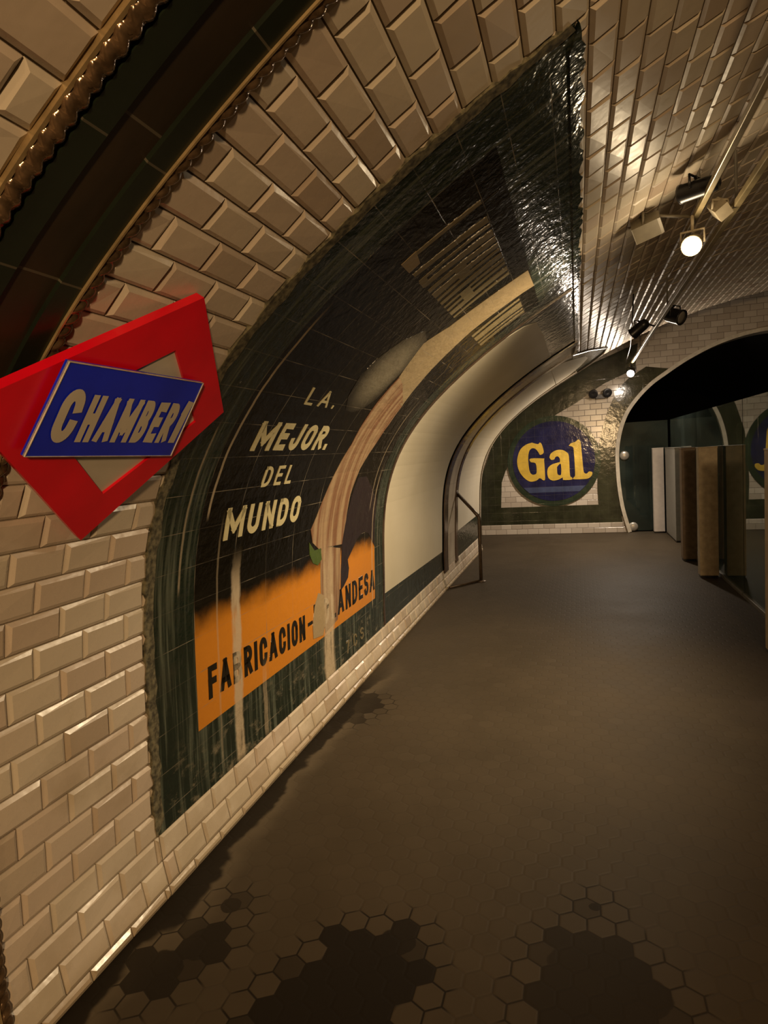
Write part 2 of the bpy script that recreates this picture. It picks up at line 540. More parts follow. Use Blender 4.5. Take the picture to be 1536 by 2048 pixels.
# arch bands
def band_mat(name, a, b, rough=0.25, grid=0.2):
    M = Mat(name, rough)
    Y, s = M.uv()
    n = M.noise(Y * 6.0, s * 2.2, 0.0, 1.0, 5.0, 0.62)
    j = ((s / grid).fmod(1.0) - 0.5).abs().gt(0.492)
    c = M.mix(n.step(0.35, 0.7), a, b)
    c = M.mix(j * 0.6, c, (0.12, 0.10, 0.07))
    M.color(c)
    M.bump(n - j * 0.5, 0.15, 0.01)
    return M.m
M_BANDBROWN = band_mat('dark brown glazed band', (0.020, 0.013, 0.006), (0.034, 0.021, 0.010), 0.42, 0.35)
M_BANDGREEN = band_mat('blackish green glazed tile', (0.008, 0.011, 0.006), (0.013, 0.018, 0.010), 0.3, 0.30)
M_RIBBROWN = band_mat('plum brown glazed strip', (0.035, 0.020, 0.014), (0.10, 0.065, 0.045), 0.2, 0.2)
M_RIBCREAM = band_mat('aged cream strip', (0.46, 0.40, 0.31), (0.30, 0.245, 0.18), 0.3, 0.3)
M_ROPE = plain('lustre glaze', (0.16, 0.10, 0.055), 0.14, 0.65, 0.4, 40)
M_GOLD = plain('pale lustre fillet', (0.42, 0.30, 0.15), 0.25, 0.5, 0.2, 20)

# floor: hexagonal tiles under dust, with damp dark patches that follow the tile joints
FLOOR_STAINS = ((0.80, 1.62, 0.20, 1.0), (0.74, 1.44, 0.22, 1.0), (0.87, 1.77, 0.08, 0.95), (0.24, 1.62, 0.09, 0.9), (0.25, 1.80, 0.05, 0.8),
                (0.17, 1.50, 0.10, 0.9), (1.46, 1.80, 0.17, 0.75), (1.47, 1.68, 0.20, 0.75), (1.60, 1.74, 0.10, 0.7), (1.48, 2.07, 0.035, 0.9),
                (0.10, 3.58, 0.17, 0.85), (0.13, 3.40, 0.09, 0.7), (2.6, 1.2, 0.3, 0.7))
def floor_mat():
    M = Mat('dusty hexagonal floor tile', 0.5)
    X, Y, Z = M.pos()
    k = 0.088
    u, v = X / k, Y / k
    h = 3 ** 0.5
    ax, ay = u.fmod(1.0) - 0.5, v.fmod(h) - h / 2
    bx, by = (u - 0.5).fmod(1.0) - 0.5, (v - h / 2).fmod(h) - h / 2
    t = (ax * ax + ay * ay).lt(bx * bx + by * by)
    gx, gy = bx + (ax - bx) * t, by + (ay - by) * t
    ix, iy = (u - gx) * k, (v - gy) * k                     # centre of this hexagon
    px, py = gx.abs(), gy.abs()
    edge = 0.5 - (px * 0.5 + py * (h / 2)).max(px)          # 0 at the joint
    joint = edge.step(0.055, 0.015)
    cell = M.noise(ix * 11.0, iy * 11.0, 3.0, 1.0, 2.0)
    dust = M.noise(X * 1.6, Y * 1.6, 0.0, 1.0, 5.0, 0.6)
    c = M.mix(dust.step(0.3, 0.7), (0.044, 0.033, 0.020), (0.056, 0.042, 0.026))
    c = M.mix(cell.step(0.45, 0.8) * 0.18, c, (0.085, 0.066, 0.044))
    c = M.mix(joint * 0.16, c, (0.024, 0.018, 0.012))
    wet = None
    nz = (cell - 0.5) * 0.16
    nz2 = (M.noise(X * 9.0, Y * 9.0, 1.0, 1.0, 3.0) - 0.5) * 0.05
    for sx, sy, r, al in FLOOR_STAINS:
        d = ((ix - sx) * (ix - sx) + (iy - sy) * (iy - sy)).sqrt()
        d2 = ((X - sx) * (X - sx) + (Y - sy) * (Y - sy)).sqrt()
        m = (d + nz).step(r + 0.015, r - 0.015).max(joint * (d2 + nz2).step(r + 0.10, r + 0.06))
        m = m.max((d2 + nz2).step(r * 0.8, r * 0.7)) * al
        wet = m if wet is None else wet.max(m)
    # dirt along the foot of the wall
    gut = M.noise(X * 2.0, Y * 2.3, 7.0, 1.0, 4.0, 0.6)
    g = (X + (gut - 0.5) * 0.30).step(0.115, 0.085) * Y.step(4.4, 3.7)
    pale = (X + (gut - 0.5) * 0.30).step(0.05, 0.10) * (X + (gut - 0.5) * 0.30).step(0.22, 0.10) * Y.step(4.6, 3.8)
    c = M.mix(pale * 0.55, c, (0.11, 0.086, 0.056))
    c = M.mix(g.max(wet) * 0.93, c, (0.008, 0.0055, 0.003))
    M.color(c)
    M.rough(wet * 0.12 + dust * 0.2 + 0.46)
    M.b.inputs['Specular IOR Level'].default_value = 0.14
    M.bump(edge.step(0.0, 0.10) + cell * 0.5, 0.22, 0.003)
    return M.m
M_FLOOR = floor_mat()

# ------------------------------------------------------------------ structure: the platform, the vault
Y_A, Y_B = 0.874, 1.130          # the dark arch band beside the camera
Y1, Y2 = 1.80, 4.60            # first mural
Y3, Y3B = 6.88, 7.70           # rib
Y_E = 9.75                     # end of this stretch of wall
Y_W = 11.5                     # wall across the end of the platform
X_G = 2.97                     # glass along the platform edge
S_TOP = 3.335                  # top edge of the murals
S_CEIL = 0.23 + 28 * 0.0955

fl = mesh_obj('floor', *box((1.0, 4.3, -0.15), (4.0, 14.6, 0.3)), M_FLOOR)
struct(fl, 'dusty brown hexagonal tiled platform floor')
fl.data.transform(Matrix.Translation((0, 0, 0)))
struct(mesh_obj('floor', *box((5.5, 7.0, -1.3), (5.0, 30, 0.3)), M_SHADE), 'dark track bed below the platform')
struct(mesh_obj('wall_right', *box((7.0, 5.0, 1.2), (0.3, 30, 5.0)), M_SHADE))
struct(mesh_obj('wall_back', *box((3.0, -6.2, 1.6), (8.6, 0.3, 6.0)), M_CONCRETE))

PITCH_S, PITCH_Y = 0.0955, 0.182
def tiles(name, rects, mat, parent, skip=None):
    """real bevelled tiles in a running bond, clipped to rectangles of (Y, s)"""
    V, F_ = [], []
    g, bv = 0.0022, 0.0115
    for (ya, yb, sa, sb) in rects:
        n0 = int(math.floor((sa - 0.23) / PITCH_S)) - 1
        n1 = int(math.ceil((sb - 0.23) / PITCH_S)) + 1
        for n in range(n0, n1):
            s0, s1 = 0.23 + n * PITCH_S, 0.23 + (n + 1) * PITCH_S
            s0, s1 = max(s0, sa), min(s1, sb)
            if s1 - s0 < 0.02: continue
            off = 1.41 if n % 2 else 1.318
            m0 = int(math.floor((ya - off) / PITCH_Y)) - 1
            m1 = int(math.ceil((yb - off) / PITCH_Y)) + 1
            for m in range(m0, m1):
                a, b = off + m * PITCH_Y, off + (m + 1) * PITCH_Y
                a, b = max(a, ya), min(b, yb)
                if b - a < 0.025: continue
                if skip and skip((a + b) / 2, (s0 + s1) / 2): continue
                j = [random.uniform(-0.0016, 0.0016) for _ in range(4)]
                h = random.uniform(0.0105, 0.0135)
                q = len(V)
                for (d, e, tl) in ((0.0, g, 0), (0.0045, g, 0.3), (h, g + bv, 1)):
                    for (yy, ss, jj) in ((a + e, s0 + e, j[0]), (b - e, s0 + e, j[1]), (b - e, s1 - e, j[2]), (a + e, s1 - e, j[3])):
                        V.append(surf(yy, ss, d + jj * tl))
                for r in (0, 4):
                    for i in range(4):
                        F_.append((q + r + i, q + r + (i + 1) % 4, q + r + 4 + (i + 1) % 4, q + r + 4 + i))
                F_.append((q + 8, q + 9, q + 10, q + 11))
    return mesh_obj(name, V, F_, mat, parent)

wl = shell('wall_left', -6.0, Y_E, -0.25, S_CEIL, -0.16, 0.0, M_MORTAR)
struct(wl, 'curved platform wall of white bevelled tile')
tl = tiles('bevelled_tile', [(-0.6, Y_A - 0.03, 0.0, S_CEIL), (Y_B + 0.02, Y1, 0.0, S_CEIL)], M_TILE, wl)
ce = shell('ceiling', -6.0, Y_E, S_CEIL, S_MAX, -0.16, 0.0, M_MORTAR)
struct(ce, 'vaulted ceiling of white bevelled tile')
tl = tiles('bevelled_tile', [(-0.6, Y_A - 0.03, S_CEIL, 6.6), (Y_B + 0.02, Y1, S_CEIL, 6.6), (Y1, Y_E, S_TOP, 6.6)], M_CTILE, ce)
# skirting of two tile rows below the murals
bb = shell('baseboard_left', Y1, Y_E, -0.05, 0.232, 0.0, 0.004, M_MORTAR)
struct(bb, 'two rows of white tile along the foot of the wall')
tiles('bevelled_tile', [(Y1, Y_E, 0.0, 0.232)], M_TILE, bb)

# recess between the end of the curved wall and the end wall
K = 1.17
rc = shell('wall_recess', Y_E - 0.05, Y_W + 0.05, -0.1, S_MAX, -0.12, 0.0, M_CONCRETE, None, K)
struct(rc)

# dark arch band with rope mouldings
t1 = shell('trim_1', Y_A, Y_B, 0.0, 6.6, 0.0, 0.010, M_BANDBROWN)
struct(t1, 'dark glazed arch band crossing the vault')
shell('edge_strip', Y_B - 0.075, Y_B - 0.018, 0.0, 6.6, 0.008, 0.020, M_BANDGREEN, t1)
shell('edge_strip', Y_A + 0.018, Y_A + 0.075, 0.0, 6.6, 0.008, 0.020, M_BANDGREEN, t1)
def rope(Y, s0, s1, r, mat, parent, hand=1, pitch=0.034):
    n, m = int((s1 - s0) / 0.006), 16
    V, F_ = [], []
    for i in range(n + 1):
        s = s0 + (s1 - s0) * i / n
        c = Vector(surf(Y, s, 0.008))
        nrm = (Vector(surf(Y, s, 0.02)) - c).normalized()
        for k in range(m):
            th = 2 * math.pi * k / m
            rr = r * (0.66 + 0.42 * abs(math.sin(1.0 * (th * hand) + math.pi * s / pitch)))
            V.append(c + nrm * math.cos(th) * rr + Vector((0, 1, 0)) * math.sin(th) * rr)
    for i in range(n):
        for k in range(m):
            F_.append((i * m + k, i * m + (k + 1) % m, (i + 1) * m + (k + 1) % m, (i + 1) * m + k))
    return mesh_obj('rope_moulding', V, F_, mat, parent, True)
rope(Y_A - 0.006, 0.0, 6.0, 0.021, M_ROPE, t1, 1)
rope(Y_B + 0.002, 0.0, 6.0, 0.019, M_ROPE, t1, -1)
shell('fillet', Y_A - 0.032, Y_A - 0.024, 0.0, 6.0, 0.0, 0.016, M_GOLD, t1)
shell('fillet', Y_B - 0.020, Y_B - 0.015, 0.0, 6.0, 0.0, 0.026, M_GOLD, t1)

# rib between the two blank boards
t2 = shell('trim_2', Y3, Y3B, 0.232, S_TOP, 0.0, 0.020, M_RIBCREAM)
struct(t2, 'cream rib with plum brown edges running up the vault')
shell('edge_strip', Y3, Y3 + 0.20, 0.20, S_TOP, 0.01, 0.032, M_RIBBROWN, t2)
shell('edge_strip', Y3B - 0.13, Y3B, 0.20, S_TOP, 0.01, 0.032, M_RIBBROWN, t2)

# ------------------------------------------------------------------ first mural: the light bulb advertisement
mu = empty('ceramic_mural', surf(Y1, 0.23))
tag(mu, 'large black and orange tiled advert reading LA MEJOR DEL MUNDO on the curved wall', 'advert')
parts = []
def add(o): parts.append(o); return o
YI0, YI1, SI0, SI1 = 2.07, 4.37, 0.505, 3.06
add(shell('border', Y1, Y2 - 0.02, 0.234, SI0, 0.0, 0.012, M_EDGE))
add(shell('border', Y1, YI0, SI0, SI1, 0.0, 0.012, M_EDGE))
add(shell('border', YI1, Y2 - 0.02, SI0, SI1, 0.0, 0.012, M_EDGE))
add(shell('border', Y1, Y2 - 0.02, SI1, S_TOP, 0.0, 0.012, M_EDGE))
add(shell('field', YI0, YI1, 1.10, SI1, 0.0, 0.012, M_FIELD))
add(shell('field', YI0, YI1, SI0, 1.10, 0.0, 0.0125, M_ORANGE))
# ragged plaster edges along the outside
def ragged(name, pts_fn, mat, d0, d1):
    return add(poly_on_vault(name, pts_fn, d0, d1, mat))
rg = random.Random(3)
left = [(Y1 - 0.016 - rg.uniform(0, 0.018), s) for s in np.arange(0.24, S_TOP, 0.035)]
right = [(Y1 + 0.012 + rg.uniform(0, 0.02), s) for s in np.arange(S_TOP, 0.24, -0.05)]
M_PLASTER = plain('crumbling plaster', (0.10, 0.088, 0.052), 0.9, 0, 0.7, 45, 0.6)
ragged('broken_edge', left + right, M_PLASTER, 0.002, 0.0165)
top = [(y, S_TOP + 0.02 + rg.uniform(-0.012, 0.016)) for y in np.arange(Y1, Y2, 0.04)]
bot = [(y, S_TOP - 0.02) for y in np.arange(Y2, Y1, -0.1)]
ragged('broken_edge', bot + top, M_EDGE, 0.002, 0.018)

def words(word, y0, y1, s0, s1, mat, weight=0.2, width=0.5, gap=0.15, slope=0.0, lean=0.0, name='lettering'):
    V, F_ = text_flat(word, weight, width, gap)
    V = [(y0 + a * (y1 - y0) + lean * b, s0 + b * (s1 - s0) + slope * a) for a, b in V]
    return add(flat_to_vault(name, V, F_, 0.010, 0.0145, mat))
words('L', 2.53, 2.61, 1.895, 1.985, M_CREAMINK, 0.14, 0.6, 0.45, 0, -0.02)
words('A', 2.67, 2.79, 1.895, 1.985, M_CREAMINK, 0.14, 0.6, 0.45, 0, -0.02)
words('.', 2.845, 2.862, 1.895, 1.985, M_CREAMINK, 0.18, 0.6, 0.45)
words('MEJOR.', 2.27, 3.07, 1.655, 1.795, M_CREAMINK, 0.22, 0.55, 0.22, 0, 0.0)
words('DEL', 2.49, 2.79, 1.475, 1.575, M_CREAMINK, 0.16, 0.5, 0.32, 0, 0.0)
words('MUNDO', 2.25, 2.99, 1.255, 1.398, M_CREAMINK, 0.22, 0.55, 0.24, 0, 0.0)
words('FABRICACION', 2.15, 3.11, 0.605, 0.745, M_INK, 0.20, 0.38, 0.17, -0.035)
words('-', 3.145, 3.21, 0.60, 0.69, M_INK, 0.22)
words('HOLANDESA', 3.23, 4.36, 0.575, 0.735, M_INK, 0.18, 0.38, 0.17)
words('7', 3.74, 3.80, 0.275, 0.36, M_FADE, 0.14, 0.5)
words('C', 3.88, 3.95, 0.28, 0.365, M_FADE, 0.14, 0.5)
words('S', 4.02, 4.09, 0.285, 0.37, M_FADE, 0.14, 0.5)
add(poly_on_vault('lime_patch', [(3.215, 0.54), (3.36, 0.52), (3.40, 0.60), (3.38, 0.76), (3.30, 0.79), (3.24, 0.72), (3.21, 0.62)], 0.010, 0.0149, M_LIME))
# the pale title high on the vault
BARS = [((2.305, 2.335), (2.335, 2.365)), ((2.46, 2.495), (2.50, 2.56)), ((2.56, 2.585), (2.585, 2.61)), ((2.625, 2.665), (2.655, 2.72)),
        ((2.72, 2.76), (2.74, 2.80)), ((2.80, 2.87), (2.83, 2.87)), ((2.905, 2.935), (2.90, 2.93)), ((2.975, 3.015), (2.97, 3.03)),
        ((3.06, 3.085), (3.06, 3.09)), ((3.13, 3.165), (3.12, 3.15)), ((3.20, 3.26), (3.20, 3.26)), ((3.30, 3.33), (3.30, 3.34)),
        ((3.90, 3.95), (3.90, 3.94)), ((4.00, 4.10), (4.0, 4.12)), ((4.16, 4.19), (4.17, 4.2)), ((4.24, 4.29), (4.25, 4.3))]
for (a0, a1), (b0, b1) in BARS:
    add(poly_on_vault('title_stroke', [(a0, 2.605), (a1, 2.605), (b1, 2.955), (b0, 2.955)], 0.010, 0.0140, M_FADE))
add(poly_on_vault('title_stroke', [(2.305, 2.600), (2.42, 2.600), (2.42, 2.655), (2.305, 2.672)], 0.010, 0.0142, M_BEAM))
add(poly_on_vault('title_stroke', [(2.58, 2.60), (2.66, 2.60), (2.66, 2.63), (2.58, 2.64)], 0.010, 0.0142, M_FADE))
add(poly_on_vault('title_stroke', [(2.76, 2.74), (2.90, 2.74), (2.90, 2.80), (2.76, 2.80)], 0.010, 0.0138, M_FADE))
add(poly_on_vault('title_stroke', [(3.06, 2.70), (3.20, 2.70), (3.20, 2.76), (3.06, 2.76)], 0.010, 0.0138, M_FADE))
# pale beam, soft glow, bulb neck and bulb
add(poly_on_vault('light_beam', [(3.43, 2.16), (3.92, 1.98), (3.84, 2.30), (3.80, 2.62), (3.84, 2.98), (3.86, 3.06), (3.50, 3.05), (3.46, 2.80), (3.40, 2.55), (3.30, 2.40)], 0.010, 0.0136, M_BEAM))
add(poly_on_vault('glow', [(3.04, 1.90), (2.95, 1.98), (2.90, 2.10), (2.92, 2.22), (3.0, 2.35), (3.15, 2.46), (3.32, 2.42), (3.40, 2.22), (3.37, 2.0), (3.27, 1.92), (3.15, 1.89)], 0.010, 0.0134, M_GLOW))
add(poly_on_vault('light_bulb', [(3.18, 1.18), (3.22, 1.10), (3.31, 1.05), (3.46, 1.04), (3.69, 1.02), (3.74, 1.17), (3.75, 1.34), (3.80, 1.52), (3.90, 1.70), (3.93, 1.85), (3.92, 2.0), (3.60, 2.13), (3.43, 2.17), (3.42, 1.98), (3.43, 1.83), (3.44, 1.68), (3.38, 1.52), (3.31, 1.37), (3.24, 1.25)], 0.010, 0.0141, M_BULB))
add(poly_on_vault('bulb_cap', [(3.35, 1.06), (3.66, 1.0), (3.67, 0.85), (3.64, 0.70), (3.60, 0.55), (3.40, 0.52), (3.34, 0.70), (3.34, 0.91)], 0.010, 0.0139, M_BULB))
add(poly_on_vault('bulb_collar', [(3.17, 1.11), (3.25, 1.05), (3.34, 1.05), (3.36, 0.98), (3.30, 0.955), (3.23, 0.98), (3.18, 1.04)], 0.010, 0.0146, M_GREEN))
add(poly_on_vault('dark_figure', [(3.66, 0.72), (3.72, 0.74), (3.80, 0.78), (3.82, 0.84), (3.80, 0.90), (3.90, 0.96), (4.0, 1.02), (4.11, 1.045), (4.22, 1.02), (4.30, 0.96), (4.37, 0.90), (4.37, 1.25), (4.0, 1.45), (3.82, 1.45), (3.75, 1.2), (3.69, 1.0)], 0.010, 0.0137, M_PURPLE))
adopt(mu, *parts)

# ------------------------------------------------------------------ blank boards
M_STRIP = M_SLAB
def board(y0, y1, label, inner, border):
    r = empty('blank_poster_board', surf(y0, 0.24))
    tag(r, label, 'poster board', None)
    ps = [shell('border', *border, 0.0, 0.011, M_STRIP)]
    ps.append(poly_on_vault('painted_field', inner, 0.008, 0.0145, M_BOARD))
    return r, ps
b1, ps = board(Y2, Y3, 'nearer blank cream poster board in a dark frame, just past the orange mural', [(Y2 + 0.02, 0.485), (Y3 - 0.06, 0.455), (Y3 - 0.06, 3.03), (5.5, 3.03), (4.85, 3.01), (4.70, 2.92), (Y2 + 0.02, 2.75)], (Y2, Y3, 0.234, S_TOP))
ps.append(shell('top_fillet', Y2, Y3, S_TOP - 0.02, S_TOP + 0.015, 0.004, 0.020, M_EDGE))
ps.append(shell('side_fillet', Y2 - 0.022, Y2 + 0.008, 0.236, S_TOP - 0.03, 0.004, 0.018, M_RIBBROWN))
adopt(b1, *ps)
b2, ps = board(Y3B, Y_E, 'farther blank cream poster board with rounded top, behind the handrail', [(Y3B + 0.07, 0.57), (9.62, 0.60), (9.62, 2.9), (9.55, 3.2), (9.3, 3.4), (8.95, 3.50), (8.6, 3.46), (8.2, 3.32), (Y3B + 0.07, 3.12)], (Y3B, Y_E, 0.234, S_TOP))
frame = [(Y3B, S_TOP - 0.06), (8.2, 3.50), (8.75, 3.68), (9.05, 3.78), (9.4, 3.74), (9.65, 3.56), (9.74, 3.34)]
ps.append(poly_on_vault('frame_head', frame + [(9.70, 3.30), (Y3B, 3.28)], 0.002, 0.016, M_STRIP))
ps.append(poly_on_vault('painted_field', [(Y3B + 0.09, 3.0), (9.60, 3.0), (9.55, 3.2), (9.3, 3.4), (8.95, 3.50), (8.6, 3.46), (8.2, 3.32), (Y3B + 0.09, 3.12)], 0.014, 0.0185, M_BOARD))
hd = [Vector(surf(a, b, 0.02)) for a, b in [(Y3B - 0.6, S_TOP - 0.03)] + frame]
ps.append(mesh_obj('frame_bead', *tube(hd, 0.016, 8), M_RIBBROWN, None, True))
ps.append(shell('end_bead', Y_E - 0.07, Y_E, 0.234, S_TOP, 0.004, 0.022, M_RIBCREAM))
adopt(b2, *ps)

# ------------------------------------------------------------------ end wall, with the tunnel mouth
ARCH = [(2.27, 0.0), (2.17, 0.39), (2.12, 0.74), (2.10, 1.05), (2.10, 1.43), (2.16, 1.77), (2.27, 2.06), (2.44, 2.30), (2.66, 2.52), (2.89, 2.68), (3.25, 2.90), (3.7, 3.1), (4.2, 3.22), (4.7, 3.24), (5.2, 3.16), (5.7, 2.98), (6.1, 2.72), (6.4, 2.4), (6.6, 2.0), (6.7, 1.5), (6.7, 0.0)]
def smooth(pts, n=4):
    P_ = [Vector(p) for p in pts]
    out = []
    for i in range(len(P_) - 1):
        p0, p1, p2, p3 = P_[max(i - 1, 0)], P_[i], P_[i + 1], P_[min(i + 2, len(P_) - 1)]
        for k in range(n):
            t = k / n
            out.append(0.5 * ((2 * p1) + (p2 - p0) * t + (2 * p0 - 5 * p1 + 4 * p2 - p3) * t * t + (3 * p1 - p0 - 3 * p2 + p3) * t ** 3))
    out.append(P_[-1])
    return [tuple(p) for p in out]
ARCH = smooth(ARCH)
Mt = Mat('small white wall tile', 0.16)
X, Y, Z = Mt.pos()
row = (Z / 0.098).floor()
tu = X / 0.19 + row * 0.5
jx = (tu.fmod(1.0) - 0.5).abs().step(0.47, 0.5)
jz = ((Z / 0.098).fmod(1.0) - 0.5).abs().step(0.44, 0.5)
jj = jx.max(jz)
rn = Mt.noise(tu.floor() * 3.7, row * 5.3, 0.0, 1.0, 0.0)
Mt.color(Mt.mix(jj * 0.6, Mt.mix(rn.step(0.35, 0.65), (0.44, 0.38, 0.31), (0.56, 0.50, 0.42)), (0.14, 0.11, 0.09)))
Mt.bump(1.0 - jj + rn * 0.2, 0.5, 0.012)
M_ENDTILE = Mt.m
outer = [(-1.2, -0.3)] + [(2.27, -0.3)] + ARCH + [(6.7, -1.4), (7.2, -1.4), (7.2, 4.9), (-1.2, 4.9)]
we = mesh_obj('wall_end', *prism_y([outer], Y_W, Y_W + 0.3), M_ENDTILE)
struct(we, 'white tiled wall closing the end of the platform')
be = mesh_obj('baseboard_end', *box((0.97, Y_W - 0.015, 0.09), (2.46, 0.05, 0.18)), M_ENDTILE)
struct(be, 'white tile skirting under the round advert')
bevel(be, 0.008)
# pale trim round the tunnel mouth
M_TRIM = plain('pale stone trim', (0.58, 0.53, 0.43), 0.45, 0, 0.15, 9)
inn = []
for i, p in enumerate(ARCH):
    a, b = Vector(ARCH[max(i - 1, 0)]), Vector(ARCH[min(i + 1, len(ARCH) - 1)])
    t = (b - a).normalized()
    inn.append((p[0] + t.y * 0.06, p[1] - t.x * 0.06))
t3 = mesh_obj('trim_3', *prism_y([ARCH + inn[::-1]], Y_W - 0.05, Y_W + 0.3), M_TRIM)
struct(t3, 'slim pale trim curving round the tunnel mouth')
tn = [(p[0], p[1]) for p in ARCH]
V, F_ = [], []
for p in tn:
    V += [(p[0], Y_W + 0.3, p[1] - (1.3 if p[1] == 0 else 0)), (p[0], 24.0, p[1] - (1.3 if p[1] == 0 else 0))]
for i in range(len(tn) - 1):
    F_.append((2 * i, 2 * i + 1, 2 * i + 3, 2 * i + 2))
struct(mesh_obj('wall_tunnel', V, F_, M_SHADE), 'black running tunnel beyond the platform')
struct(mesh_obj('wall_tunnel', *box((4.5, 24.1, 1.0), (6, 0.2, 6)), M_SHADE))
struct(mesh_obj('floor', *box((2.65, 13.1, -0.2), (1.0, 3.0, 0.3)), M_SHADE), 'dark ledge inside the tunnel mouth')

# ------------------------------------------------------------------ round yellow and blue advert on the end wall
def flat_glaze(name, c, rough=0.14, vary=0.35, tilecell=0.15, wave=0.14):
    M = Mat(name, rough)
    X, Y, Z = M.pos()
    n = M.noise(X, Y, Z, 4.0, 5.0, 0.6)
    col = M.mix(n.step(0.3, 0.75), tuple(v * (1 - vary) for v in c), tuple(min(1, v * (1 + vary)) for v in c))
    j = ((X / tilecell).fmod(1.0) - 0.5).abs().gt(0.485).max(((Z / tilecell).fmod(1.0) - 0.5).abs().gt(0.485))
    col = M.mix(j * 0.25, col, (0.10, 0.09, 0.07))
    M.color(col)
    t = M.noise((X / tilecell).floor() * 3.1, (Z / tilecell).floor() * 5.7, 0.0, 1.0, 0.0)
    M.bump(M.noise(X, Y, Z, 9.0, 3.0) + t * 0.5 - j * 0.4, wave, 0.02)
    return M.m
M_GFRAME = flat_glaze('olive green frame glaze', (0.030, 0.032, 0.016))
M_GRING = flat_glaze('deep green ring glaze', (0.022, 0.036, 0.020))
M_NAVY = flat_glaze('navy blue glaze', (0.014, 0.015, 0.055), 0.10)
M_BLUEBAND = flat_glaze('lighter blue glaze', (0.050, 0.065, 0.13), 0.14, 0.2)
M_YELLOW = flat_glaze('yellow glaze', (0.60, 0.40, 0.055), 0.2, 0.15)
ga = empty('round_advert', (1.06, Y_W, 1.30))
tag(ga, 'round blue tiled advert with big yellow letters Gal on the end wall', 'advert')
OUT = [(-0.30, 0.18), (-0.27, 0.97), (0.0, 1.64), (0.25, 2.0), (0.80, 2.38), (1.2, 2.62), (1.8, 2.95), (2.5, 3.2)]
INN = [(2.45, 2.78), (1.95, 2.58), (1.74, 2.46), (1.52, 2.31), (1.15, 2.12), (0.75, 1.86), (0.42, 1.52), (0.22, 1.17), (0.14, 0.96), (0.11, 0.50), (0.11, 0.18)]
RB = [p for p in ARCH if p[1] < 2.75 and p[0] < 3.2]
RI = [(2.62, 2.80), (2.35, 2.64), (2.15, 2.45), (1.97, 2.05), (1.85, 1.64), (1.80, 1.2), (1.79, 0.77), (1.80, 0.49), (1.80, 0.18)]
def circle(r, cx=1.06, cz=1.30, n=64):
    return [(cx + r * math.cos(2 * math.pi * i / n), cz + r * math.sin(2 * math.pi * i / n)) for i in range(n)]
gp = [mesh_obj('frame_left', *prism_y([OUT + INN], Y_W - 0.014, Y_W), M_GFRAME),
      mesh_obj('frame_right', *prism_y([[(p[0] - 0.004, p[1]) for p in RB if p[1] >= 0.18] + RI], Y_W - 0.014, Y_W), M_GFRAME),
      mesh_obj('frame_bottom', *prism_y([[(-0.30, 0.18), (2.19, 0.18), (2.13, 0.50), (-0.28, 0.50)]], Y_W - 0.017, Y_W), M_GFRAME),
      mesh_obj('ring', *prism_y([circle(0.80)], Y_W - 0.021, Y_W), M_GRING),
      mesh_obj('disc', *prism_y([circle(0.705)], Y_W - 0.025, Y_W), M_NAVY)]
zz0, zz1 = 0.75, 0.845
ch = lambda zz: math.sqrt(0.70 ** 2 - (zz - 1.30) ** 2)
gp.append(mesh_obj('blue_band', *prism_y([[(1.06 - ch(zz0), zz0), (1.06 + ch(zz0), zz0), (1.06 + ch(zz1), zz1), (1.06 - ch(zz1), zz1)]], Y_W - 0.027, Y_W), M_BLUEBAND))
GL = {'letter_g': [[(545, 540), (480, 560), (420, 610), (388, 690), (383, 760), (400, 830), (440, 890), (490, 930), (530, 938), (580, 925), (612, 902), (650, 925), (667, 895), (662, 720), (660, 702), (522, 702), (525, 738), (575, 752), (582, 840), (562, 864), (530, 864), (508, 830), (500, 760), (500, 680), (515, 622), (545, 597), (580, 605), (608, 640), (625, 665), (662, 640), (645, 560), (625, 540), (605, 556)]],
      'letter_a': [[(718, 692), (735, 652), (790, 620), (850, 618), (898, 645), (916, 690), (920, 870), (938, 895), (938, 916), (852, 920), (846, 896), (800, 918), (742, 926), (702, 902), (690, 850), (700, 800), (740, 764), (800, 745), (822, 738), (822, 704), (803, 682), (778, 690), (766, 712), (735, 716)],
                   [(792, 790), (810, 768), (832, 762), (832, 860), (812, 872), (793, 856)]],
      'letter_l': [[(918, 578), (940, 552), (985, 538), (1012, 515), (1032, 530), (1042, 600), (1054, 800), (1064, 850), (1090, 855), (1110, 836), (1142, 842), (1136, 876), (1100, 905), (1040, 912), (952, 912), (960, 890), (972, 860), (966, 625), (952, 588)]]}
gx = lambda p: (0.43 + 0.00168 * (p[0] - 380), 1.65 - 0.00175 * (p[1] - 540) - 0.00008 * (p[0] - 540))
for nm, loops in GL.items():
    gp.append(mesh_obj(nm, *prism_y([[gx(p) for p in smooth(l + [l[0]], 3)[:-1]] for l in loops], Y_W - 0.030, Y_W), M_YELLOW))
adopt(ga, *gp)

# twin emergency lamp high on the end wall
M_BLACK = plain('black enamel', (0.012, 0.012, 0.014), 0.35)
M_GREY = plain('grey painted metal', (0.16, 0.15, 0.13), 0.45, 0.3)
em = empty('emergency_lamp', (1.88, Y_W, 2.42))
tag(em, 'small black twin headed emergency lamp high on the end wall above the round advert', 'lamp')
ep = [bevel(mesh_obj('housing', *box((1.88, Y_W - 0.05, 2.36), (0.16, 0.10, 0.07)), M_BLACK))]
for dx in (-0.10, 0.10):
    ep.append(mesh_obj('lamp_head', *lathe([(0.03, 0.0), (0.065, 0.03), (0.075, 0.10), (0.068, 0.105), (0.02, 0.09)], (1.88 + dx, Y_W - 0.06, 2.43), (0.15 * (1 if dx > 0 else -1), -1, -0.25), 20), M_BLACK, None, True))
adopt(em, *ep)

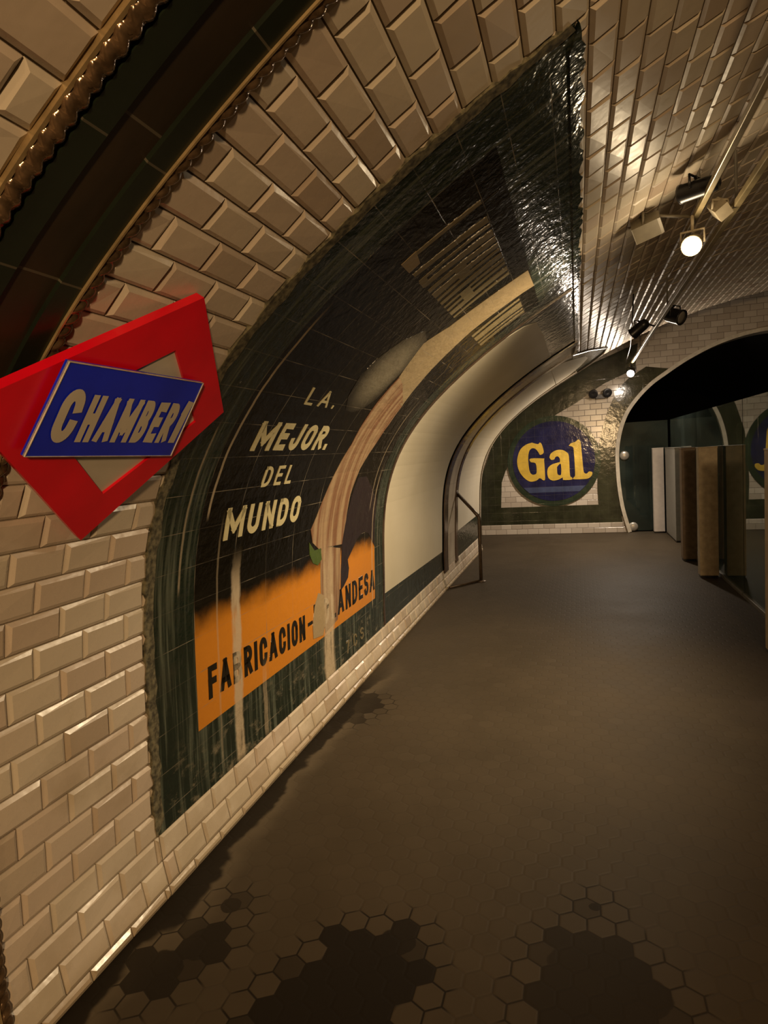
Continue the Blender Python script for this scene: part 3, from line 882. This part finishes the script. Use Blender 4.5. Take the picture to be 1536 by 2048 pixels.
# ------------------------------------------------------------------ glass screen along the platform edge and across the tunnel mouth
def glass_mat():
    M = Mat('dark green glass', 0.02)
    nt = M.nt
    nt.nodes.remove(M.b)
    out = nt.nodes['Material Output']
    tr = M.new('ShaderNodeBsdfTransparent'); tr.inputs[0].default_value = (0.34, 0.42, 0.38, 1)
    gl = M.new('ShaderNodeBsdfGlossy'); gl.inputs['Roughness'].default_value = 0.015
    gl.inputs['Color'].default_value = (0.95, 1.0, 0.97, 1)
    fr = M.new('ShaderNodeFresnel'); fr.inputs['IOR'].default_value = 1.5
    mx = M.new('ShaderNodeMixShader')
    M.link(fr.outputs[0], mx.inputs[0]); M.link(tr.outputs[0], mx.inputs[1]); M.link(gl.outputs[0], mx.inputs[2])
    df = M.new('ShaderNodeBsdfDiffuse'); df.inputs[0].default_value = (0.22, 0.30, 0.27, 1)
    m2 = M.new('ShaderNodeMixShader')
    X, Y, Z = M.pos()
    M.link((M.noise(X, Y, Z, 1.6, 4.0).step(0.3, 0.75) * 0.10 + 0.05).s, m2.inputs[0])
    M.link(mx.outputs[0], m2.inputs[1]); M.link(df.outputs[0], m2.inputs[2])
    M.link(m2.outputs[0], out.inputs['Surface'])
    return M.m
M_GLASS = glass_mat()
M_STEEL = plain('satin steel', (0.55, 0.53, 0.48), 0.35, 0.6, 0.1)
G_TOP = 1.89
seams = [(11.44, 9.06), (9.04, 6.66), (6.64, 4.26)]
gl_lab = ['glass screen panel at platform edge farthest away, next to the tunnel mouth', 'middle glass screen panel along the platform edge behind the brown posts', 'nearest glass screen panel along the platform edge at right of frame']
for (a, b), lab in zip(seams, gl_lab):
    g = empty('glass_screen', (X_G, (a + b) / 2, 0.0))
    tag(g, lab, 'glass screen')
    p1 = mesh_obj('pane', *box((X_G, (a + b) / 2, 0.01 + G_TOP / 2), (0.012, abs(a - b), G_TOP - 0.02)), M_GLASS)
    p2 = bevel(mesh_obj('base_channel', *box((X_G, (a + b) / 2, 0.02), (0.045, abs(a - b), 0.04)), M_GREY))
    adopt(g, p1, p2)
g = empty('glass_screen', (2.6, Y_W - 0.03, 0.0))
tag(g, 'dark glass panel closing the tunnel mouth beside the round advert', 'glass screen')
ep = [(p[0] + 0.05, p[1]) for p in ARCH if p[1] < G_TOP and p[0] < 3] 
ep[0] = (ep[0][0], 0.02)
xe = [p for p in ARCH if p[0] < 3][::-1]
pn = mesh_obj('pane', *prism_y([ep + [(2.24, G_TOP), (X_G - 0.03, G_TOP), (X_G - 0.03, 0.02)]], Y_W + 0.05, Y_W + 0.062), M_GLASS)
fit = [mesh_obj('round_fitting', *lathe([(0.02, 0.0), (0.075, 0.004), (0.078, 0.02), (0.06, 0.034), (0.01, 0.036)], (px, Y_W + 0.05, pz), (0, -1, 0), 24), M_STEEL, None, True) for px, pz in ((2.245, 1.33), (2.36, 0.09))]
adopt(g, pn, *fit)

# posts standing in front of the glass
M_POSTW = plain('pale grey laminate', (0.58, 0.53, 0.48), 0.5, 0, 0.06)
M_POSTG = plain('grey laminate', (0.24, 0.23, 0.20), 0.5, 0, 0.08)
M_POSTB = plain('dark brown timber', (0.15, 0.10, 0.06), 0.5, 0, 0.2)
M_POSTT = plain('tan brown timber', (0.40, 0.32, 0.21), 0.5, 0, 0.15)
def post(name, x0, x1, y0, y1, h, mat, label):
    r = empty(name, ((x0 + x1) / 2, (y0 + y1) / 2, 0))
    tag(r, label, 'post', 'posts along the glass screen')
    a = bevel(mesh_obj('body', *box(((x0 + x1) / 2, (y0 + y1) / 2, h / 2 + 0.012), (x1 - x0, y1 - y0, h - 0.024)), mat), 0.006)
    b = mesh_obj('plinth', *box(((x0 + x1) / 2, (y0 + y1) / 2, 0.012), (x1 - x0 - 0.02, y1 - y0 - 0.02, 0.024)), M_BLACK)
    c = bevel(mesh_obj('cap', *box(((x0 + x1) / 2, (y0 + y1) / 2, h + 0.004), (x1 - x0 + 0.006, y1 - y0 + 0.006, 0.014)), mat), 0.003)
    adopt(r, a, b, c)
post('post', 2.67, 2.84, 11.30, 11.42, 1.42, M_POSTW, 'palest square post, farthest away beside the dark tunnel mouth glass')
post('post', 2.855, 2.93, 10.2, 11.25, 1.42, M_POSTG, 'grey slab-like post just right of the palest post')
post('post', 2.72, 2.885, 8.62, 8.80, 1.43, M_POSTB, 'dark brown square post between the pale post and the tan post')
post('post', 2.735, 2.925, 7.56, 7.70, 1.44, M_POSTT, 'tan brown square post in front of the glass, just right of the dark brown one')
post('post', 2.715, 2.90, 4.80, 4.96, 1.44, M_POSTT, 'nearest tan post cut off by the right edge of the frame')

# ------------------------------------------------------------------ handrail at the rib
M_RAIL = plain('rusty brown painted steel', (0.075, 0.050, 0.030), 0.4, 0.3, 0.3, 30)
hr = empty('handrail', (0.33, 7.35, 0.0))
tag(hr, 'bent brown steel handrail standing on the floor beside the cream rib', 'handrail')
wa = surf(7.62, 1.06, 0.03)
hp = [mesh_obj('post', *tube([(0.325, 7.35, 0.0), (0.33, 7.35, 0.40), (0.335, 7.35, 0.755), (0.333, 7.352, 0.775), (0.322, 7.358, 0.792)], 0.021, 12), M_RAIL, None, True),
      mesh_obj('rail', *tube([(0.335, 7.35, 0.775), (0.25, 7.42, 0.86), wa], 0.021, 12), M_RAIL, None, True),
      mesh_obj('wall_flange', *lathe([(0.05, 0.0), (0.05, 0.012), (0.03, 0.018)], surf(7.62, 1.06, 0.022), (1, 0, 0.02), 18), M_RAIL, None, True),
      mesh_obj('base_plate', *lathe([(0.06, 0.0), (0.06, 0.01), (0.03, 0.018)], (0.325, 7.35, 0.0), (0, 0, 1), 18), M_RAIL, None, True),
      mesh_obj('shadow_bar', *tube([(0.325, 7.35, 0.015), (0.02, 6.95, 0.015)], 0.013, 8), M_RAIL, None, True)]  # thin bar on the floor stands in for the handrail's cast shadow
adopt(hr, *hp)

# ------------------------------------------------------------------ station sign
C0 = Vector((0.36, 1.438, 1.7225))
U_ = Vector((0, 1, 0))
PH = 0.62
V_ = Vector((math.sin(PH), 0, math.cos(PH)))
N_ = Vector((math.cos(PH), 0, -math.sin(PH)))
def on_sign(u, v, d): return C0 + U_ * u + V_ * v + N_ * d
def sign_slab(name, loops, d0, d1, mat, parent=None):
    pts, tris = tess(loops)
    n = len(pts)
    V = [on_sign(p[0], p[1], d1) for p in pts] + [on_sign(p[0], p[1], d0) for p in pts]
    F_ = []
    for t in tris:
        a, b, c = V[t[0]], V[t[1]], V[t[2]]
        if (b - a).cross(c - a).dot(N_) < 0: t = t[::-1]
        F_.append(tuple(t)); F_.append(tuple(i + n for i in t[::-1]))
    b = 0
    for l in loops:
        m = len(l)
        for i in range(m):
            F_.append((b + i, b + (i + 1) % m, b + (i + 1) % m + n, b + i + n))
        b += m
    return mesh_obj(name, V, F_, mat, parent)
M_RED = plain('red enamel', (0.72, 0.003, 0.016), 0.32, 0, 0.08, 6)
M_WHITE = plain('cream enamel', (0.55, 0.49, 0.40), 0.3, 0, 0.05, 6)
M_BLUE = plain('blue enamel', (0.008, 0.024, 0.62), 0.22, 0, 0.12, 6)
M_RIM = plain('pale worn enamel rim', (0.62, 0.56, 0.44), 0.35, 0, 0.2, 30)
sg = empty('station_sign', C0)
tag(sg, 'red diamond station sign with blue CHAMBERI name plate fixed on the white tiled wall', 'sign')
OUTER = [(0.010, 0.335), (0.366, 0.015), (-0.022, -0.427), (-0.53, -0.027)]
INNER = [(-0.003, 0.180), (0.241, -0.027), (-0.021, -0.270), (-0.332, -0.038)]
def shrink(l, k):
    cx = sum(p[0] for p in l) / 4; cy = sum(p[1] for p in l) / 4
    return [(cx + (p[0] - cx) * k, cy + (p[1] - cy) * k) for p in l]
sp_ = [sign_slab('backing', [shrink(OUTER, 0.97)], -0.012, 0.004, M_WHITE),
       sign_slab('diamond_frame', [OUTER, INNER], -0.014, 0.012, M_RED)]
PLT = [(-0.350, 0.110), (0.147, 0.112), (0.163, -0.134), (-0.362, -0.127)]
sp_.append(sign_slab('name_plate', [PLT], 0.024, 0.034, M_BLUE))
sp_.append(sign_slab('plate_rim', [PLT, shrink(PLT, 0.992)], 0.030, 0.0365, M_RIM))
for u, v in ((-0.25, 0.0), (0.09, 0.0)):
    sp_.append(mesh_obj('spacer', *tube([on_sign(u, v, 0.0), on_sign(u, v, 0.026)], 0.012, 10), M_GREY))
for u, v, dd in ((0.0, 0.25, 0.16), (-0.02, -0.34, 0.16), (-0.43, -0.03, 0.16)):
    sp_.append(mesh_obj('bracket', *tube([on_sign(u, v, -0.01), on_sign(u, v, -dd)], 0.012, 10), M_GREY))
def sign_word(word, u0, u1, v0, v1, weight, width, gap):
    V, F_ = text_flat(word, weight, width, gap)
    V2 = [on_sign(u0 + a * (u1 - u0), v0 + b * (v1 - v0), 0.0362 + i * 4e-6) for i, (a, b) in enumerate(V)]
    return mesh_obj('lettering', V2, F_, M_WHITE)
sp_.append(sign_word('C', -0.322, -0.256, -0.090, 0.050, 0.22, 0.36, 0.1))
sp_.append(sign_word('HAMBER', -0.240, 0.100, -0.088, 0.040, 0.24, 0.36, 0.13))
sp_.append(sign_word('\u00cd', 0.112, 0.146, -0.088, 0.040, 0.24, 0.15, 0.1))
adopt(sg, *sp_)

# ------------------------------------------------------------------ lighting tracks and spotlights under the vault
M_TRACK = plain('old brass painted track', (0.30, 0.24, 0.13), 0.35, 0.4, 0.2, 8)
M_GREYHEAD = plain('taupe spotlight paint', (0.16, 0.14, 0.10), 0.45, 0.1)
M_HEADW = plain('cream spotlight paint', (0.40, 0.35, 0.25), 0.4, 0.1)
def emit(name, c, st):
    m = bpy.data.materials.new(name); m.use_nodes = True
    nt = m.node_tree; nt.nodes.remove(nt.nodes['Principled BSDF'])
    e = nt.nodes.new('ShaderNodeEmission'); e.inputs[0].default_value = c + (1,); e.inputs[1].default_value = st
    nt.links.new(e.outputs[0], nt.nodes['Material Output'].inputs[0])
    return m
M_LIT = emit('lit lamp lens', (1.0, 0.80, 0.50), 10.0)
def ceil_z(x_):
    return float(np.interp(x_, PRO[:, 0], PRO[:, 1]))
def track(x_, z_, y0, y1, r, label):
    t = empty('lighting_track', (x_, y0, z_))
    tag(t, label, 'lighting track')
    ps = [bevel(mesh_obj('rail', *box((x_, (y0 + y1) / 2, z_), (r * 2, y1 - y0, r * 2)), M_TRACK), 0.004)]
    y = y0 + 0.8
    while y < y1:
        ps.append(mesh_obj('hanger', *tube([(x_, y, z_), (x_, y, ceil_z(x_) - 0.012)], 0.008, 8), M_GREY))
        y += 2.6
    adopt(t, *ps)
track(2.305, 2.75, 0.4, 10.7, 0.017, 'long brass coloured lighting track nearer the right, running to the far lamp')
track(2.13, 2.76, 0.4, 4.3, 0.015, 'shorter lighting track ending above the nearer lit lamp')
def spot(loc, aim, mat, label, hang, r=0.05, ln=0.16, lit=None, square=False):
    loc, aim = Vector(loc), Vector(aim).normalized()
    s = empty('spotlight', loc)
    tag(s, label, 'spotlight', 'spotlights under the vault')
    ps = []
    if square:
        prof = [(r * 0.95, -ln * 0.6), (r, -ln * 0.5), (r, ln * 0.4), (r * 1.02, ln * 0.42)]
        ps.append(mesh_obj('housing', *lathe([(p[0] * 1.35, p[1]) for p in prof], loc, aim, 4), mat))
    else:
        prof = [(r * 0.35, -ln * 0.62), (r * 0.8, -ln * 0.55), (r * 0.95, -ln * 0.35), (r, ln * 0.30), (r * 1.06, ln * 0.32), (r * 1.06, ln * 0.38), (r * 0.9, ln * 0.385), (r * 0.85, ln * 0.25)]
        ps.append(mesh_obj('housing', *lathe(prof, loc, aim, 22), mat, None, True))
    lens = mesh_obj('lens', *lathe([(r * 0.84, 0.0), (r * 0.80, 0.006), (r * 0.3, 0.012)], loc + aim * ln * 0.30, aim, 22), M_LIT if lit else M_STEEL, None, True)
    if lit: lens['label'] = 'glowing lens'
    ps.append(lens)
    hang = Vector(hang)
    side = aim.cross(Vector((0, 0, 1)))
    side = side.normalized() if side.length > 1e-3 else Vector((1, 0, 0))
    ps.append(mesh_obj('yoke', *tube([loc + side * r * 1.15, loc + side * r * 1.15 + Vector((0, 0, r * 1.4)), loc - side * r * 1.15 + Vector((0, 0, r * 1.4)), loc - side * r * 1.15], 0.007, 8), mat, None, True))
    ps.append(mesh_obj('stem', *tube([loc + Vector((0, 0, r * 1.4)), Vector((loc.x, loc.y, max(hang.z, loc.z + r * 1.5))), hang], 0.009, 8), mat, None, True))
    adopt(s, *ps)
    if lit:
        point_light('lamp_glow', aim * (ln * 0.30) + Vector((0, -0.05, -0.045)), lit[0], lit[3], 0.05, s)
        l = bpy.data.lights.new('lamp_beam', 'SPOT')
        l.energy, l.color, l.shadow_soft_size = lit[1], lit[3], 0.05
        l.spot_size, l.spot_blend = math.radians(lit[4]), 0.95
        b = bpy.data.objects.new('lamp_beam', l)
        COL.objects.link(b)
        b.parent = s
        b.location = aim * (ln * 0.30 + 0.07)
        b.rotation_euler = Vector(lit[2]).to_track_quat('-Z', 'Y').to_euler()
    return s
spot((2.105, 3.86, 2.60), (-0.30, -1.0, -0.42), M_HEADW, 'nearer of the two lit spotlights, shining towards the viewer', (2.13, 3.95, 2.745), 0.05, 0.15, L_ONE)
spot((2.29, 10.25, 2.60), (-0.30, -1.0, -0.40), M_BLACK, 'farther of the two lit spotlights, in front of the end wall', (2.305, 10.3, 2.735), 0.055, 0.17, L_TWO)
spot((1.875, 3.94, 2.745), (-1.0, 0.25, -0.25), M_GREYHEAD, 'boxy unlit cream spotlight on a side arm left of the nearer lit lamp', (2.12, 3.93, 2.765), 0.05, 0.15, None, True)
spot((2.23, 3.80, 2.74), (0.25, -0.8, -0.6), M_HEADW, 'small boxy cream spotlight between the two tracks above the nearer lit lamp', (2.295, 3.84, 2.75), 0.036, 0.11, None, True)
spot((2.08, 3.62, 2.80), (-0.8, 0.6, 0.05), M_BLACK, 'black unlit spotlight up against the vault above the nearer lit lamp', (2.13, 3.66, 2.765), 0.045, 0.2)
spot((2.42, 6.76, 2.74), (0.7, -0.6, -0.4), M_BLACK, 'black spotlight hanging right of the track, halfway between the lit lamps', (2.315, 6.8, 2.755), 0.07, 0.2)
spot((2.13, 7.3, 2.74), (-0.7, 0.4, -0.5), M_BLACK, 'black spotlight hanging left of the track, just beyond the halfway one', (2.295, 7.3, 2.755), 0.06, 0.2)
cb = mesh_obj('hanging_cable', *tube([(2.0, 6.2, ceil_z(2.0) - 0.03), (2.08, 7.4, 2.80), (2.17, 8.8, 2.78), (2.22, 10.0, 2.80), (2.25, 10.72, 2.81)], 0.006, 8), M_BLACK, None, True)
tag(cb, 'thin grey cable slung below the vault beside the track towards the farther lit lamp', 'cable')
